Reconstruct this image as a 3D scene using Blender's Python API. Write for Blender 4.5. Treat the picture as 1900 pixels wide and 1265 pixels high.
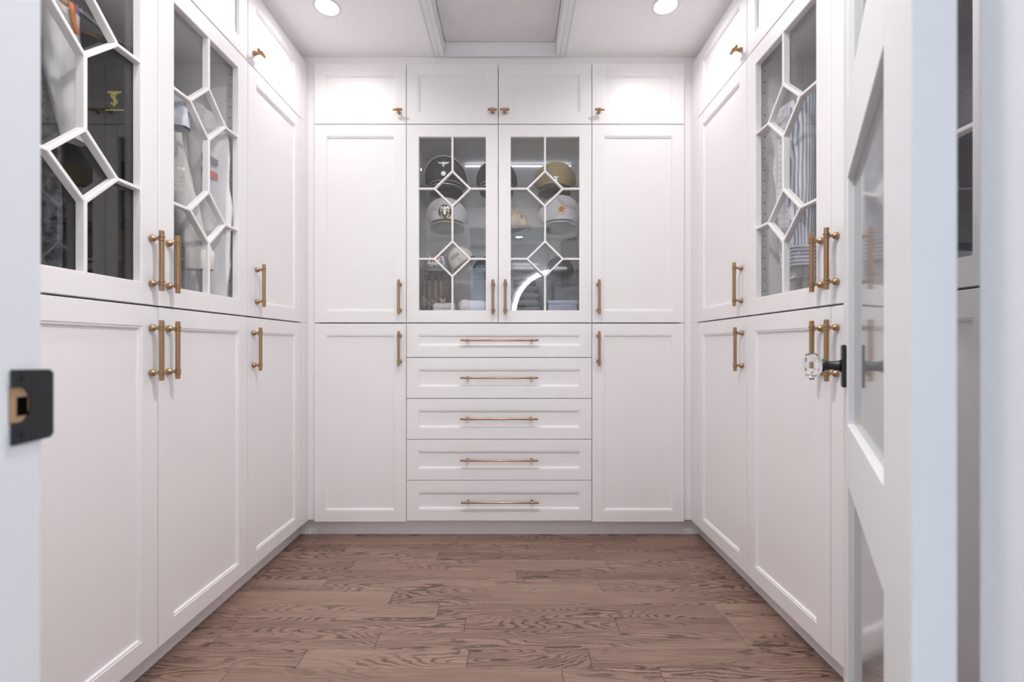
import bpy, bmesh, math, random
from mathutils import Vector, Matrix, noise

for o in list(bpy.data.objects):
    bpy.data.objects.remove(o)
scene = bpy.context.scene
COL = scene.collection
PI = math.pi
F = 844.0                     # focal length in pixels of the 1900 px wide frame
EYE = 0.965                   # lens height above the floor
YB = F * 0.0027               # distance to the door fronts of the back run

# ------------------------------------------------------------------ camera
cam_d = bpy.data.cameras.new('camera')
cam = bpy.data.objects.new('camera', cam_d)
COL.objects.link(cam)
cam.location = (0, 0, EYE)
cam.rotation_euler = (PI / 2, 0, 0)
cam_d.sensor_width = 36.0
cam_d.lens = F / 1900.0 * 36.0
cam_d.shift_x = 0.5 / 1900
cam_d.shift_y = 9.5 / 1900
cam_d.clip_start = 0.02
cam_d.dof.use_dof = True
cam_d.dof.focus_distance = 2.0
cam_d.dof.aperture_fstop = 4.0
scene.camera = cam

# ------------------------------------------------------------------ world, exposure
world = bpy.data.worlds.new('daylight')
scene.world = world
world.use_nodes = True
bg = world.node_tree.nodes['Background']
bg.inputs[0].default_value = (0.72, 0.83, 1.0, 1)
bg.inputs[1].default_value = 1.8
scene.view_settings.view_transform = 'Standard'
scene.view_settings.look = 'None'
scene.view_settings.exposure = 0.25

scene.view_settings.gamma = 1.0
scene.view_settings.use_curve_mapping = False
scene.cycles.max_bounces = 16
scene.cycles.diffuse_bounces = 8
scene.cycles.transparent_max_bounces = 24
scene.cycles.caustics_reflective = False
scene.cycles.caustics_refractive = False
CLOSET_W = 1.6                # watts of each closet downlight
NEAR_W = 3.2                  # watts of each unseen downlight added near the doorway for fill
MID_W = 10.5                  # watts of the unseen middle downlight added near the doorway for fill
ROOM_W = 2.2                 # watts of each downlight in the room behind the camera
WARM = (1.0, 0.97, 0.96)
COOL = (0.90, 0.945, 1.0)

# ------------------------------------------------------------------ materials
def mat(name, col, rough=0.5, metal=0.0, spec=0.5, emit=None, estr=0.0):
    m = bpy.data.materials.new(name)
    m.use_nodes = True
    b = m.node_tree.nodes['Principled BSDF']
    b.inputs['Base Color'].default_value = (*col, 1)
    b.inputs['Roughness'].default_value = rough
    b.inputs['Metallic'].default_value = metal
    b.inputs['Specular IOR Level'].default_value = spec
    if emit:
        b.inputs['Emission Color'].default_value = (*emit, 1)
        b.inputs['Emission Strength'].default_value = estr
    return m

def nt(m):
    t = m.node_tree
    return t, t.nodes, t.links, t.nodes['Principled BSDF']

def add_noise_tone(m, scale, lo, hi, bump=0.0, stretch=(1, 1, 1), detail=4.0):
    """colour varies between lo and hi with noise; optional fine bump"""
    t, n, l, b = nt(m)
    tc = n.new('ShaderNodeTexCoord')
    mp = n.new('ShaderNodeMapping'); mp.inputs['Scale'].default_value = stretch
    l.new(tc.outputs['Object'], mp.inputs['Vector'])
    nz = n.new('ShaderNodeTexNoise'); nz.inputs['Scale'].default_value = scale; nz.inputs['Detail'].default_value = detail
    l.new(mp.outputs[0], nz.inputs['Vector'])
    rp = n.new('ShaderNodeValToRGB')
    rp.color_ramp.elements[0].position = 0.3; rp.color_ramp.elements[0].color = (*lo, 1)
    rp.color_ramp.elements[1].position = 0.7; rp.color_ramp.elements[1].color = (*hi, 1)
    l.new(nz.outputs[0], rp.inputs[0]); l.new(rp.outputs[0], b.inputs['Base Color'])
    if bump:
        bp = n.new('ShaderNodeBump'); bp.inputs['Strength'].default_value = bump; bp.inputs['Distance'].default_value = 0.002
        l.new(nz.outputs[0], bp.inputs['Height']); l.new(bp.outputs[0], b.inputs['Normal'])
    return m

M = {}
M['paint'] = mat('cabinet_paint', (0.875, 0.857, 0.862), 0.42)
M['inside'] = mat('cabinet_inside', (0.87, 0.86, 0.87), 0.6)
M['wall'] = mat('wall_paint', (0.86, 0.865, 0.87), 0.6)
M['jamb'] = mat('jamb_paint', (0.80, 0.81, 0.83), 0.45)
M['ceiling'] = add_noise_tone(mat('ceiling_paint', (0.8, 0.8, 0.8), 0.8), 40, (0.90, 0.895, 0.89), (0.93, 0.925, 0.92), 0.08)
M['hatch'] = add_noise_tone(mat('hatch_board', (0.6, 0.6, 0.6), 0.8), 9, (0.74, 0.715, 0.705), (0.80, 0.775, 0.765), 0.35, (1, 1, 1), 9)
M['glowstrip'] = mat('cabinet_added_glow', (0.9, 0.9, 0.9), 0.5, emit=(0.95, 0.97, 1.0), estr=3.0)  # emission added to lift the dark hat cabinet interior
M['gap'] = mat('dark_gap', (0.03, 0.028, 0.027), 0.9)
M['brass'] = mat('brushed_brass', (0.44, 0.285, 0.165), 0.33, 1.0)
M['rose'] = mat('rose_brass', (0.50, 0.32, 0.225), 0.28, 1.0)
M['black_metal'] = mat('blackened_metal', (0.040, 0.043, 0.047), 0.34, 0.6)
M['chrome'] = mat('chrome', (0.8, 0.8, 0.82), 0.15, 1.0)
M['tanwood'] = mat('raw_wood', (0.42, 0.27, 0.16), 0.6)
M['void'] = mat('mortise_dark', (0.004, 0.004, 0.004), 1.0, spec=0)
M['white'] = add_noise_tone(mat('white_cotton', (0.8, 0.8, 0.82), 0.9, spec=0.2), 300, (0.76, 0.76, 0.79), (0.84, 0.84, 0.87), 0.2)
M['cream'] = add_noise_tone(mat('cream_cotton', (0.8, 0.78, 0.74), 0.9, spec=0.2), 260, (0.74, 0.715, 0.67), (0.83, 0.80, 0.76), 0.35, (1, 1, 2))
M['capwhite'] = mat('white_cap_cloth', (0.78, 0.78, 0.80), 0.8, spec=0.2)
M['beige'] = mat('beige_cap_cloth', (0.66, 0.63, 0.57), 0.85, spec=0.2)
M['black'] = mat('black_cloth', (0.022, 0.022, 0.026), 0.85, spec=0.25)
M['charcoal'] = mat('charcoal_cloth', (0.07, 0.07, 0.08), 0.8, spec=0.25)
M['navy'] = mat('navy_cloth', (0.035, 0.045, 0.075), 0.85, spec=0.2)
M['grey'] = mat('grey_cap_cloth', (0.24, 0.24, 0.27), 0.85, spec=0.2)
M['midgrey'] = add_noise_tone(mat('grey_felt', (0.2, 0.2, 0.22), 0.95, spec=0.1), 120, (0.20, 0.20, 0.22), (0.27, 0.27, 0.29), 0.2)
M['khaki'] = mat('khaki_cloth', (0.50, 0.40, 0.21), 0.85, spec=0.2)
M['tan'] = add_noise_tone(mat('tan_camouflage', (0.5, 0.4, 0.25), 0.9, spec=0.2), 28, (0.36, 0.27, 0.16), (0.66, 0.56, 0.36))
M['patent'] = mat('patent_visor', (0.02, 0.02, 0.024), 0.18)
M['khakivisor'] = mat('brown_visor', (0.12, 0.085, 0.05), 0.3)
M['silver'] = mat('silver_badge', (0.80, 0.80, 0.80), 0.35, 0.7)
M['gold'] = mat('gold_braid', (0.75, 0.52, 0.17), 0.4, 0.4)
M['red'] = mat('red_enamel', (0.55, 0.06, 0.07), 0.4)
M['pipe'] = mat('white_piping', (0.8, 0.8, 0.8), 0.7)
M['printred'] = mat('print_red', (0.62, 0.16, 0.13), 0.8)
M['printgreen'] = mat('print_green', (0.16, 0.30, 0.25), 0.8)
M['ink'] = mat('dark_lettering', (0.05, 0.05, 0.06), 0.8)
M['yellow'] = mat('yellow_print', (0.72, 0.62, 0.10), 0.8)
M['pink'] = mat('pink_cloth', (0.45, 0.20, 0.42), 0.8)
M['orange'] = mat('orange_cloth', (0.80, 0.25, 0.06), 0.8)
M['bluecloth'] = mat('pale_blue_cotton', (0.68, 0.72, 0.80), 0.9, spec=0.2)
M['palegrey'] = mat('pale_grey_cloth', (0.62, 0.62, 0.63), 0.9, spec=0.2)
M['brownbox'] = add_noise_tone(mat('brown_card', (0.1, 0.06, 0.05), 0.7), 14, (0.060, 0.038, 0.034), (0.12, 0.075, 0.062))
M['cord'] = mat('cream_cord', (0.55, 0.48, 0.41), 0.8)
M['bluebox'] = mat('pale_blue_card', (0.42, 0.45, 0.55), 0.7)
M['acid'] = add_noise_tone(mat('mottled_black_denim', (0.1, 0.1, 0.1), 0.9, spec=0.2), 60, (0.012, 0.012, 0.016), (0.16, 0.16, 0.175), 0.2)
M['mirror'] = mat('mirror_silver', (0.9, 0.9, 0.92), 0.02, 1.0)
M['led'] = mat('led_strip', (0.9, 0.9, 0.9), 0.5, emit=(0.86, 0.93, 1.0), estr=11.0)
M['lamp'] = mat('lamp_diffuser', (0.9, 0.9, 0.9), 0.5, emit=WARM, estr=14.0)
M['lampcool'] = mat('cool_lamp_diffuser', (0.9, 0.9, 0.9), 0.5, emit=COOL, estr=30.0)
M['tile'] = mat('pale_tile', (0.55, 0.56, 0.58), 0.3)
M['hanger'] = mat('hanger_wood', (0.40, 0.25, 0.13), 0.4)

def glass_mat(name, tint, r0=0.04, rough=0.0, haze=0.0):
    """thin clear sheet: straight-through transmission and a mirror reflection that grows at grazing angles"""
    m = bpy.data.materials.new(name); m.use_nodes = True
    t = m.node_tree; n = t.nodes; l = t.links
    for x in list(n): n.remove(x)
    out = n.new('ShaderNodeOutputMaterial')
    lw = n.new('ShaderNodeLayerWeight'); lw.inputs[0].default_value = 0.5
    pw = n.new('ShaderNodeMath'); pw.operation = 'POWER'; pw.inputs[1].default_value = 5.0
    l.new(lw.outputs['Facing'], pw.inputs[0])
    mr = n.new('ShaderNodeMath'); mr.operation = 'MULTIPLY_ADD'; mr.inputs[1].default_value = 1 - r0; mr.inputs[2].default_value = r0
    l.new(pw.outputs[0], mr.inputs[0])
    tr = n.new('ShaderNodeBsdfTransparent'); tr.inputs[0].default_value = (*tint, 1)
    gl = n.new('ShaderNodeBsdfGlossy'); gl.inputs['Roughness'].default_value = rough
    mx = n.new('ShaderNodeMixShader')
    src = tr.outputs[0]
    if haze:
        df = n.new('ShaderNodeBsdfDiffuse'); df.inputs[0].default_value = (0.8, 0.81, 0.82, 1)
        tl = n.new('ShaderNodeBsdfTranslucent'); tl.inputs[0].default_value = (0.8, 0.81, 0.82, 1)
        a = n.new('ShaderNodeMixShader'); a.inputs[0].default_value = 0.5
        l.new(df.outputs[0], a.inputs[1]); l.new(tl.outputs[0], a.inputs[2])
        h = n.new('ShaderNodeMixShader'); h.inputs[0].default_value = haze
        l.new(src, h.inputs[1]); l.new(a.outputs[0], h.inputs[2]); src = h.outputs[0]
    l.new(mr.outputs[0], mx.inputs[0]); l.new(src, mx.inputs[1]); l.new(gl.outputs[0], mx.inputs[2])
    l.new(mx.outputs[0], out.inputs[0])
    return m
M['glass'] = glass_mat('clear_glass', (0.99, 0.992, 0.995), 0.06)
M['shelfglass'] = glass_mat('shelf_glass', (0.95, 0.965, 0.96))
M['doorglass'] = glass_mat('door_glass', (0.93, 0.94, 0.945), 0.05, 0.06, 0.50)
M['crystal'] = mat('crystal', (0.98, 0.98, 0.98), 0.02)
M['crystal'].node_tree.nodes['Principled BSDF'].inputs['Transmission Weight'].default_value = 1.0
M['crystal'].node_tree.nodes['Principled BSDF'].inputs['IOR'].default_value = 1.5

def wood_mat():
    m = mat('oak_plank', (0.3, 0.2, 0.17), 0.40)
    t, n, l, b = nt(m)
    tc = n.new('ShaderNodeTexCoord'); oi = n.new('ShaderNodeObjectInfo')
    mul = n.new('ShaderNodeMath'); mul.operation = 'MULTIPLY'; mul.inputs[1].default_value = 63.0
    l.new(oi.outputs['Random'], mul.inputs[0])
    cx = n.new('ShaderNodeCombineXYZ')
    for i in range(3): l.new(mul.outputs[0], cx.inputs[i])
    ad = n.new('ShaderNodeVectorMath'); ad.operation = 'ADD'
    l.new(tc.outputs['Object'], ad.inputs[0]); l.new(cx.outputs[0], ad.inputs[1])
    def mapped(s):
        mp = n.new('ShaderNodeMapping'); mp.inputs['Scale'].default_value = s
        l.new(ad.outputs[0], mp.inputs['Vector']); return mp.outputs[0]
    def nz(v, sc, det, rough=0.5, dist=0.0):
        x = n.new('ShaderNodeTexNoise'); x.inputs['Scale'].default_value = sc; x.inputs['Detail'].default_value = det
        x.inputs['Roughness'].default_value = rough; x.inputs['Distortion'].default_value = dist
        l.new(v, x.inputs['Vector']); return x.outputs[0]
    def mth(op, a, c=None, d=None):
        x = n.new('ShaderNodeMath'); x.operation = op
        for i, v in enumerate((a, c, d)):
            if v is None: continue
            if isinstance(v, (int, float)): x.inputs[i].default_value = v
            else: l.new(v, x.inputs[i])
        return x.outputs[0]
    big = nz(mapped((1.6, 10.0, 1.0)), 1.0, 1.6, 0.45)              # slow field whose contours are the cathedral rings
    jig = nz(mapped((30.0, 60.0, 1.0)), 1.0, 2.0)
    fld = mth('MULTIPLY_ADD', jig, 0.035, big)
    ring = mth('SINE', mth('MULTIPLY', fld, 160.0))
    ring = mth('MULTIPLY_ADD', ring, 0.5, 0.5)
    ring = mth('POWER', ring, 1.9)
    fib = nz(mapped((7.0, 330.0, 1.0)), 1.0, 3.0, 0.6)              # pores and fibres along the board
    fibm = n.new('ShaderNodeMapRange'); fibm.inputs[1].default_value = 0.42; fibm.inputs[2].default_value = 0.62
    l.new(fib, fibm.inputs[0])
    amt = nz(mapped((1.2, 9.0, 1.0)), 1.0, 1.0)                     # rings fade in and out
    amr = n.new('ShaderNodeMapRange'); amr.inputs[1].default_value = 0.36; amr.inputs[2].default_value = 0.54
    amr.inputs[3].default_value = 0.18; amr.inputs[4].default_value = 1.0
    l.new(amt, amr.inputs[0])
    dark = mth('MULTIPLY', mth('MULTIPLY', ring, amr.outputs[0]), mth('MULTIPLY_ADD', fibm.outputs[0], 0.40, 0.60))
    dark = mth('MAXIMUM', dark, mth('MULTIPLY', fibm.outputs[0], 0.34))
    base = n.new('ShaderNodeValToRGB')
    base.color_ramp.elements[0].color = (0.25, 0.155, 0.118, 1); base.color_ramp.elements[1].color = (0.42, 0.285, 0.225, 1)
    tone = mth('MULTIPLY_ADD', nz(mapped((3.0, 26.0, 1.0)), 1.0, 3.0), 0.9, mth('MULTIPLY_ADD', oi.outputs['Random'], 0.5, -0.2))
    l.new(tone, base.inputs[0])
    mx = n.new('ShaderNodeMix'); mx.data_type = 'RGBA'
    l.new(dark, mx.inputs[0]); l.new(base.outputs[0], mx.inputs[6]); mx.inputs[7].default_value = (0.038, 0.020, 0.017, 1)
    l.new(mx.outputs[2], b.inputs['Base Color'])
    bp = n.new('ShaderNodeBump'); bp.inputs['Strength'].default_value = 0.35; bp.inputs['Distance'].default_value = 0.001; bp.invert = True
    l.new(dark, bp.inputs['Height']); l.new(bp.outputs[0], b.inputs['Normal'])
    return m
M['oak'] = wood_mat()

def stripe_mat(name, axis, freq, a, c, width=0.5, second=None):
    m = mat(name, a, 0.85, spec=0.2)
    t, n, l, b = nt(m)
    tc = n.new('ShaderNodeTexCoord'); sp = n.new('ShaderNodeSeparateXYZ'); l.new(tc.outputs['Object'], sp.inputs[0])
    def band(ax, fq, w):
        mu = n.new('ShaderNodeMath'); mu.operation = 'MULTIPLY'; mu.inputs[1].default_value = fq
        l.new(sp.outputs[ax], mu.inputs[0])
        fr = n.new('ShaderNodeMath'); fr.operation = 'FRACT'; l.new(mu.outputs[0], fr.inputs[0])
        gt = n.new('ShaderNodeMath'); gt.operation = 'LESS_THAN'; gt.inputs[1].default_value = w
        l.new(fr.outputs[0], gt.inputs[0]); return gt.outputs[0]
    fac = band(axis, freq, width)
    if second is not None:
        mm = n.new('ShaderNodeMath'); mm.operation = 'MAXIMUM'
        l.new(fac, mm.inputs[0]); l.new(band(second, freq, width), mm.inputs[1]); fac = mm.outputs[0]
    mx = n.new('ShaderNodeMix'); mx.data_type = 'RGBA'
    l.new(fac, mx.inputs[0]); mx.inputs[6].default_value = (*a, 1); mx.inputs[7].default_value = (*c, 1)
    l.new(mx.outputs[2], b.inputs['Base Color'])
    return m
M['stripe'] = stripe_mat('blue_striped_cotton', 0, 105, (0.82, 0.83, 0.86), (0.30, 0.34, 0.46), 0.42)
M['cuffstripe'] = stripe_mat('blue_striped_cuff', 2, 80, (0.80, 0.81, 0.84), (0.32, 0.36, 0.48), 0.45)
M['check'] = stripe_mat('grey_checked_cotton', 0, 45, (0.78, 0.79, 0.81), (0.62, 0.64, 0.67), 0.22, 2)

# ------------------------------------------------------------------ helpers
def obj(name, me, m, parent=None, loc=(0, 0, 0), rot=(0, 0, 0), smooth=False):
    o = bpy.data.objects.new(name, me)
    COL.objects.link(o)
    if m is not None:
        if not me.materials: me.materials.append(M[m] if isinstance(m, str) else m)
    if smooth:
        for p in me.polygons: p.use_smooth = True
    o.location = loc; o.rotation_euler = rot
    if parent: o.parent = parent
    return o

def empty(name, loc=(0, 0, 0), rot=(0, 0, 0)):
    o = bpy.data.objects.new(name, None); COL.objects.link(o)
    o.location = loc; o.rotation_euler = rot; o.empty_display_size = 0.05
    return o

def tag(o, label, cat=None, group=None, kind=None):
    o['label'] = label
    if cat: o['category'] = cat
    if group: o['group'] = group
    if kind: o['kind'] = kind
    return o

class MB:
    """collects shapes for one mesh"""
    def __init__(s): s.v = []; s.f = []
    def add(s, vs, fs):
        b = len(s.v); s.v += [tuple(v) for v in vs]; s.f += [tuple(i + b for i in f) for f in fs]; return s
    def box(s, x0, x1, y0, y1, z0, z1):
        vs = [(x, y, z) for z in (z0, z1) for y in (y0, y1) for x in (x0, x1)]
        return s.add(vs, [(0, 2, 3, 1), (4, 5, 7, 6), (0, 1, 5, 4), (2, 6, 7, 3), (0, 4, 6, 2), (1, 3, 7, 5)])
    def rings(s, rs, closed=True, cap0=False, cap1=False):
        n = len(rs[0]); vs = [p for r in rs for p in r]; fs = []
        for i in range(len(rs) - 1):
            for j in range(n if closed else n - 1):
                a = i * n + j; b = i * n + (j + 1) % n
                fs.append((a, b, b + n, a + n))
        if cap0: fs.append(tuple(reversed(range(n))))
        if cap1: fs.append(tuple(range((len(rs) - 1) * n, len(rs) * n)))
        return s.add(vs, fs)
    def lathe(s, prof, c=(0, 0, 0), axis='z', n=16):
        """prof: (radius, height) pairs along the axis"""
        rs = []
        for r, h in prof:
            ring = []
            for k in range(n):
                a = 2 * PI * k / n; u, w = r * math.cos(a), r * math.sin(a)
                p = {'z': (u, w, h), 'x': (h, u, w), 'y': (w, h, u)}[axis]
                ring.append((c[0] + p[0], c[1] + p[1], c[2] + p[2]))
            rs.append(ring)
        return s.rings(rs, True, True, True)
    def tube(s, pts, r, n=8, caps=True):
        pts = [Vector(p) for p in pts]; rs = []
        up = Vector((0, 0, 1)); prev = None
        for i, p in enumerate(pts):
            d = (pts[min(i + 1, len(pts) - 1)] - pts[max(i - 1, 0)]).normalized()
            if prev is None:
                u = d.cross(up if abs(d.z) < 0.9 else Vector((1, 0, 0))).normalized()
            else:
                u = (prev - d * prev.dot(d)).normalized()
            prev = u; w = d.cross(u)
            rr = r[i] if isinstance(r, (list, tuple)) else r
            rs.append([p + (u * math.cos(2 * PI * k / n) + w * math.sin(2 * PI * k / n)) * rr for k in range(n)])
        return s.rings(rs, True, caps, caps)
    def mesh(s, name='m'):
        me = bpy.data.meshes.new(name); me.from_pydata(s.v, [], s.f); me.validate(); me.update()
        bm = bmesh.new(); bm.from_mesh(me); bmesh.ops.recalc_face_normals(bm, faces=bm.faces); bm.to_mesh(me); bm.free()
        return me

def bevelled(me, w, seg=2):
    bm = bmesh.new(); bm.from_mesh(me)
    bmesh.ops.bevel(bm, geom=list(bm.edges), offset=w, segments=seg, affect='EDGES', profile=0.5, clamp_overlap=True)
    bm.to_mesh(me); bm.free(); return me

def shade_auto(o, ang=35):
    me = o.data
    for p in me.polygons: p.use_smooth = True
    bm = bmesh.new(); bm.from_mesh(me)
    for e in bm.edges:
        if len(e.link_faces) == 2 and e.calc_face_angle(0) > math.radians(ang): e.smooth = False
    bm.to_mesh(me); bm.free(); return o

def text_mesh(body, size):
    cu = bpy.data.curves.new('lettering', 'FONT'); cu.body = body; cu.size = size
    cu.align_x = 'CENTER'; cu.align_y = 'CENTER'; cu.resolution_u = 3
    t = bpy.data.objects.new('lettering', cu); COL.objects.link(t)
    bpy.context.view_layer.update()
    me = bpy.data.meshes.new_from_object(t.evaluated_get(bpy.context.evaluated_depsgraph_get()))
    bpy.data.objects.remove(t); bpy.data.curves.remove(cu)
    me.materials.clear()
    return me

def BX(px): return (px - 949.5) * 0.0027
def BZ(py): return EYE + (642 - py) * 0.0027

# ------------------------------------------------------------------ setting dimensions
XL, XR = -1.030, 0.907        # door fronts of the left and right runs
YF = YB + 0.021               # recessed face of the back fillers
ZC = 2.428                    # ceiling
ZT1, ZT0 = BZ(118), BZ(229.5) # top row
ZU1, ZU0 = BZ(231.2), BZ(598.2)
ZL1, ZL0 = BZ(600.2), BZ(968)
TOE = 0.055

def struct(name, mb, m, label, parent=None):
    o = obj(name, mb.mesh(name) if isinstance(mb, MB) else mb, m, parent)
    if not parent: o['kind'] = 'structure'; o['label'] = label
    return o

# ------------------------------------------------------------------ floor and planks
floor = struct('floor', MB().box(-1.64, 1.64, 0.26, 2.78, -0.05, -0.019), 'gap', 'brown oak plank floor of the closet')
PITCH = 0.086; Y0 = 1.364
joints = {0: [868, 1095, 560], 1: [397, 700, 1380], 2: [433, 863, 1145, 1357], 3: [813, 1330], 4: [727, 1342], 5: [1113, 600],
          6: [959, 1314], 7: [655, 1128], 8: [813, 1256], 9: [644, 977, 1102], 10: [848, 1181], -1: [412, 1045, 1231]}
rnd = random.Random(4)
for row in range(-12, 12):
    y0 = Y0 + PITCH * row; y1 = y0 + PITCH - 0.0008
    if row == 11: y1 = 2.42
    ym = (y0 + y1) / 2
    if row in joints:
        xs = sorted((p - 949.5) * ym / F for p in joints[row])
    else:
        xs = []; x = -1.3 + rnd.random() * 0.5
        while x < 1.2: xs.append(x); x += 0.45 + rnd.random() * 0.7
    xs = [-1.22] + [x for x in xs if -1.1 < x < 1.05] + [1.10]
    for a, b in zip(xs[:-1], xs[1:]):
        w2, d2 = (b - a) / 2 - 0.0004, (y1 - y0) / 2
        c = 0.0012
        mb = MB().rings([[(-w2, -d2, -0.018), (w2, -d2, -0.018), (w2, d2, -0.018), (-w2, d2, -0.018)],
                         [(-w2, -d2, -c), (w2, -d2, -c), (w2, d2, -c), (-w2, d2, -c)],
                         [(-w2 + c, -d2 + c, 0), (w2 - c, -d2 + c, 0), (w2 - c, d2 - c, 0), (-w2 + c, d2 - c, 0)]], True, True, True)
        obj('plank', mb.mesh('plank'), 'oak', floor, ((a + b) / 2, ym, 0))
struct('floor.001', MB().box(-1.9, 2.1, -2.05, 0.26, -0.05, 0.0), 'tile', 'pale tiled floor of the room outside the closet')

# ------------------------------------------------------------------ walls and ceiling
HX0, HX1, HY0, HY1 = BX(824.5), BX(1030.5), 1.36, 2.282        # attic hatch opening
cl = MB()
cl.box(-1.64, HX0, 0.26, 2.78, ZC, ZC + 0.1).box(HX1, 1.64, 0.26, 2.78, ZC, ZC + 0.1)
cl.box(HX0, HX1, 0.26, HY0, ZC, ZC + 0.1).box(HX0, HX1, HY1 + 0.001, 2.78, ZC, ZC + 0.1)
struct('ceiling', cl, 'ceiling', 'white painted closet ceiling')
struct('wall_left', MB().box(-1.70, -1.625, 0.26, 2.84, -0.05, ZC), 'wall', 'white wall behind the left cabinets')
struct('wall_right', MB().box(1.625, 1.70, 0.26, 2.84, -0.05, ZC), 'wall', 'white wall behind the right cabinets')
struct('wall_back', MB().box(-1.62, 1.62, 2.77, 2.84, -0.05, ZC), 'wall', 'white wall behind the far cabinets')
JL, JR, JH = -0.3924, 0.3897, 2.06
wf = MB()
wf.box(-1.62, JL - 0.02, 0.262, 0.376, -0.05, ZC).box(JR + 0.02, 1.62, 0.262, 0.376, -0.05, ZC).box(JL - 0.02, JR + 0.02, 0.262, 0.376, JH + 0.02, ZC)
struct('wall_front', wf, 'wall', 'white wall around the closet doorway')
def jamb(name, b, label):
    me = MB().box(*b).mesh(name); bevelled(me, 0.002)
    o = obj(name, me, 'jamb'); o['kind'] = 'structure'; o['label'] = label; return o
jl = jamb('trim_1', (JL - 0.02, JL, 0.255, 0.38, 0, JH), 'white door jamb with black strike plate at the left edge')
jr = jamb('trim_2', (JR, JR + 0.02, 0.255, 0.38, 0, JH), 'white door jamb at the right edge')
jamb('trim_3', (JL - 0.02, JR + 0.02, 0.255, 0.38, JH + 0.0005, JH + 0.02), 'white head of the door frame')
# strike plate: blackened steel with a notch, raw wood and the latch hole behind it
def plate_outline():
    z0, z1 = 0.887, 0.9465; y0, y1 = 0.3555, 0.3875; n0, n1, nd = 0.9045, 0.9325, 0.3695
    pts = [(y0, z0), (y1 - .003, z0 + .001), (y1, z0 + .004), (y1, z1 - .004), (y1 - .003, z1 - .001), (y0, z1), (y0, n1)]
    for k in range(9):
        a = PI / 2 - PI * k / 8
        pts.append((nd - 0.008 + 0.008 * math.cos(a), (n0 + n1) / 2 + (n1 - n0) / 2 * math.sin(a)))
    pts += [(y0, n0)]
    return pts
po = plate_outline()
mb = MB().rings([[(JL + 0.0005, y, z) for y, z in po], [(JL + 0.0022, y, z) for y, z in po]], True, True, True)
sp = obj('strike_plate', mb.mesh(), 'black_metal', jl); sp['label'] = 'black strike plate'
obj('wood_recess', MB().box(JL, JL + 0.0006, 0.3545, 0.3705, 0.9035, 0.9335).mesh(), 'tanwood', jl)
obj('latch_hole', MB().box(JL, JL + 0.0009, 0.3600, 0.3680, 0.9095, 0.9245).mesh(), 'void', jl)
for z in (0.8945, 0.940):
    obj('screw', MB().lathe([(0.0026, JL + 0.0022), (0.0026, JL + 0.003), (0.001, JL + 0.0033)], (0, 0.3640, z), 'x', 10).mesh(), 'black_metal', sp)

# room outside the closet, seen only as reflections in the glass
RX0, RX1, RY = -1.9, 2.1, -2.0
rw = MB(); WX0, WX1, WZ0, WZ1 = -0.95, -0.36, 0.75, 2.15
rw.box(RX0, WX0, RY - 0.1, RY, 0, 2.44).box(WX1, RX1, RY - 0.1, RY, 0, 2.44).box(WX0, WX1, RY - 0.1, RY, 0, WZ0).box(WX0, WX1, RY - 0.1, RY, WZ1, 2.44)
struct('wall_behind', rw, 'wall', 'pale wall of the outer room with a lit round mirror')
struct('wall_behind.001', MB().box(RX0 - 0.1, RX0, RY - 0.1, 0.26, 0, 2.44), 'wall', 'left wall of the outer room')
struct('wall_behind.002', MB().box(RX1, RX1 + 0.1, RY - 0.1, 0.26, 0, 2.44), 'wall', 'right wall of the outer room')
struct('ceiling.001', MB().box(RX0 - 0.1, RX1 + 0.1, RY - 0.1, 0.26, 2.44, 2.5), 'ceiling', 'white ceiling of the outer room')
w = struct('window_1', MB().box(WX0, WX0 + .04, RY - .07, RY + .01, WZ0, WZ1).box(WX1 - .04, WX1, RY - .07, RY + .01, WZ0, WZ1)
           .box(WX0 + .04, WX1 - .04, RY - .07, RY + .01, WZ0, WZ0 + .04).box(WX0 + .04, WX1 - .04, RY - .07, RY + .01, WZ1 - .04, WZ1), 'jamb', 'white framed window of the outer room')
obj('pane', MB().box(WX0 + .04, WX1 - .04, RY - .04, RY - .035, WZ0 + .04, WZ1 - .04).mesh(), 'glass', w)

# toe kicks
bb = struct('baseboard_back', MB().box(XL - TOE - 0.016, XR + TOE + 0.016, YB + TOE, YB + TOE + 0.016, 0.001, ZL0 + 0.004), 'paint', 'white toe kick under the far cabinets')
for px in (582, 1274.5):
    x = (px - 949.5) * (YB + TOE) / F
    obj('clip', MB().box(x - 0.019, x + 0.019, YB + TOE - 0.002, YB + TOE, 0.001, 0.02).mesh(), 'jamb', bb)
struct('baseboard_left', MB().box(XL - TOE - 0.016, XL - TOE, 0.878, YB + TOE - 0.001, 0.001, ZL0 + 0.004), 'paint', 'white toe kick under the left cabinets')
struct('baseboard_right', MB().box(XR + TOE, XR + TOE + 0.016, 0.835, YB + TOE - 0.001, 0.001, ZL0 + 0.004), 'paint', 'white toe kick under the right cabinets')

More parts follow.
